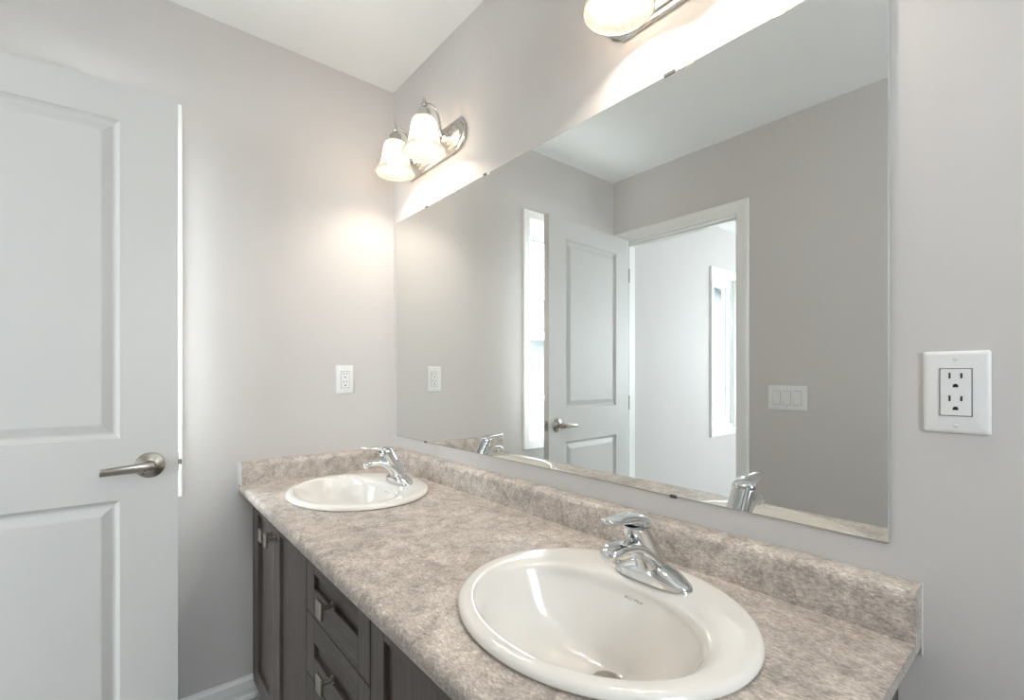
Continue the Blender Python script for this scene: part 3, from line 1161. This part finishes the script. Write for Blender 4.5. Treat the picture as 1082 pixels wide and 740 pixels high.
# ------------------------------------------------------------------ outlets and switch
def plate_mesh(w, h, t=0.0055):
    bm = bmesh.new()
    rings = []
    for i, yy in ((0, -0.0003), (0, -0.0025), (0.0012, -0.0042), (0.004, -t + 0.0004), (0.006, -t)):
        hw, hh = w / 2 - i, h / 2 - i
        r = 0.003
        ring = []
        for (cx_, cz, a0) in ((hw - r, hh - r, 0), (-hw + r, hh - r, 90), (-hw + r, -hh + r, 180), (hw - r, -hh + r, 270)):
            for k in range(5):
                a = math.radians(a0 + 90 * k / 4)
                ring.append((cx_ + r * math.cos(a), yy, cz + r * math.sin(a)))
        rings.append(ring)
    return loft(bm, rings)


def screw(parent, x, z, t=0.0055):
    bm = bmesh.new()
    lathe(bm, [(1e-4, t + 0.0012), (0.0022, t + 0.0010), (0.0034, t + 0.0002), (0.0034, t - 0.002)], 16)
    bmesh.ops.rotate(bm, cent=(0, 0, 0), matrix=Matrix.Rotation(PI / 2, 3, 'X'), verts=bm.verts)
    bmesh.ops.translate(bm, vec=(x, 0, z), verts=bm.verts)
    s = obj('screw', bm, M['screw'], parent, smooth='auto')
    return s


def make_outlet():
    root = empty('wall_outlet', (0, 0, 0))
    obj('cover_plate', plate_mesh(0.0725, 0.1195), M['plate'], root, smooth='auto')
    obj('gap_line', B(-0.0176, 0.0176, -0.0059, -0.0050, -0.0348, 0.0348), M['slot'], root)
    rec = obj('receptacle', B(-0.0166, 0.0166, -0.0075, -0.0045, -0.0338, 0.0338, bev=0.0008), M['plate'], root)
    for zc in (0.0175, -0.0155):
        for x, hh in ((-0.0063, 0.0042), (0.0063, 0.0036)):
            obj('slot', B(x - 0.0011, x + 0.0011, -0.0078, -0.0070, zc + 0.0065 - hh, zc + 0.0065 + hh), M['slot'], rec)
        bm = bmesh.new()
        pts = [(0.0030 * math.cos(PI * k / 10), 0.0032 * math.sin(PI * k / 10)) for k in range(11)]
        loft(bm, [[(x, yy, zc - 0.0085 + z) for x, z in [(0.0030, -0.0018)] + pts + [(-0.0030, -0.0018)]] for yy in (-0.0070, -0.0078)])
        obj('slot', bm, M['slot'], rec)
    screw(root, 0, 0.0485)
    screw(root, 0, -0.0485)
    return root


o1 = make_outlet()
o1.location = (1.8361, 0, 1.1598)
tag(o1, 'white duplex outlet on the wall right of the mirror', 'outlet', 'wall outlets')
o2 = copy_tree(o1)
o2.location = (0, -0.2185, 1.1655)
o2.rotation_euler = (0, 0, PI / 2)
tag(o2, 'white duplex outlet on the end wall above the corner backsplash', 'outlet', 'wall outlets')

sw = empty('light_switch', (1.0486, WD, 1.073), PI)
tag(sw, 'white three-rocker light switch beside the doorway, seen in the mirror', 'light switch')
obj('cover_plate', plate_mesh(0.173, 0.121), M['plate'], sw, smooth='auto')
for x in (-0.046, 0, 0.046):
    obj('gap_line', B(x - 0.0176, x + 0.0176, -0.0058, -0.0050, -0.0348, 0.0348), M['gasket'], sw)
    bm = bmesh.new()
    pr = [(-0.0045, -0.0335), (-0.0062, -0.0335), (-0.0076, -0.0), (-0.0098, 0.0335), (-0.0045, 0.0335)]
    loft(bm, [[(x + s * 0.0165, yy, z) for yy, z in pr] for s in (-1, 1)])
    obj('rocker', bm, M['plate'], sw)
    screw(sw, x, 0.0485)
    screw(sw, x, -0.0485)

# ------------------------------------------------------------------ outside the windows
struct('ground', B(-60, -0.17, -60, 30, -0.75, -0.65), M['ground'], 'ground outside the windows, made pale to bounce daylight indoors', 'ground')


def house(loc, w, d, eave, peak, gable_front, label):
    """w along y, d along x (behind the front face at local x=0)"""
    r = empty('neighbor_house', loc)
    tag(r, label, 'house')
    bm = bmesh.new()
    if gable_front:
        sec = [(-w / 2, 0), (w / 2, 0), (w / 2, eave), (0, peak), (-w / 2, eave)]
        loft(bm, [[(x, y, z) for y, z in sec] for x in (0, -d)])
        obj('wall', bm, M['siding'], r)
        rb = bmesh.new()
        for s in (-1, 1):
            e = 0.35
            sl = (peak - eave) / (w / 2)
            p = [(0, peak + 0.02), (s * (w / 2 + e), eave - sl * e + 0.02), (s * (w / 2 + e), eave - sl * e + 0.2), (0, peak + 0.2)]
            loft(rb, [[(x, y, z) for y, z in p] for x in (0.35, -d - 0.35)])
        obj('roof', rb, M['shingle'], r)
        fb = bmesh.new()
        for s in (-1, 1):
            p = [(0, peak - 0.16), (s * (w / 2 + e), eave - sl * e - 0.16), (s * (w / 2 + e), eave - sl * e + 0.02), (0, peak + 0.02)]
            loft(fb, [[(x, y, z) for y, z in p] for x in (0.37, 0.31)])
        obj('fascia', fb, M['trim'], r)
    else:
        box(bm, -d, 0, -w / 2, w / 2, 0, eave)
        obj('wall', bm, M['siding'], r)
        rb = bmesh.new()
        sec = [(0.4, eave), (0.4, eave + 0.15), (-d / 2, peak + 0.15), (-d - 0.4, eave + 0.15), (-d - 0.4, eave)]
        loft(rb, [[(x, y, z) for x, z in sec] for y in (-w / 2 - 0.3, w / 2 + 0.3)])
        obj('roof', rb, M['shingle'], r)
        obj('fascia', B(0.4, 0.44, -w / 2 - 0.3, w / 2 + 0.3, eave - 0.05, eave + 0.17), M['trim'], r)
    bd = bmesh.new()
    box(bd, 0.0, 0.04, -w / 2, w / 2, 1.18, 1.32)
    if gable_front:
        box(bd, 0.0, 0.04, -w / 2, w / 2, eave - 0.1, eave + 0.08)
    obj('trim_band', bd, M['trim'], r)
    for yy in (-w / 4, w / 4):
        wn = obj('house_window', B(0.0, 0.05, yy - 0.5, yy + 0.5, 1.5, 2.6), M['trim'], r)
        obj('house_window_pane', B(0.04, 0.06, yy - 0.42, yy + 0.42, 1.58, 2.52), M['gasket'], wn)
    return r


house((-7.0, -8.0, -0.65), 6.0, 6.0, 2.75, 3.9, False, 'low grey house outside the bathroom window')
house((-7.0, -16.2, -0.65), 8.0, 9.0, 3.2, 5.6, True, 'grey gabled house outside the window of the next room')
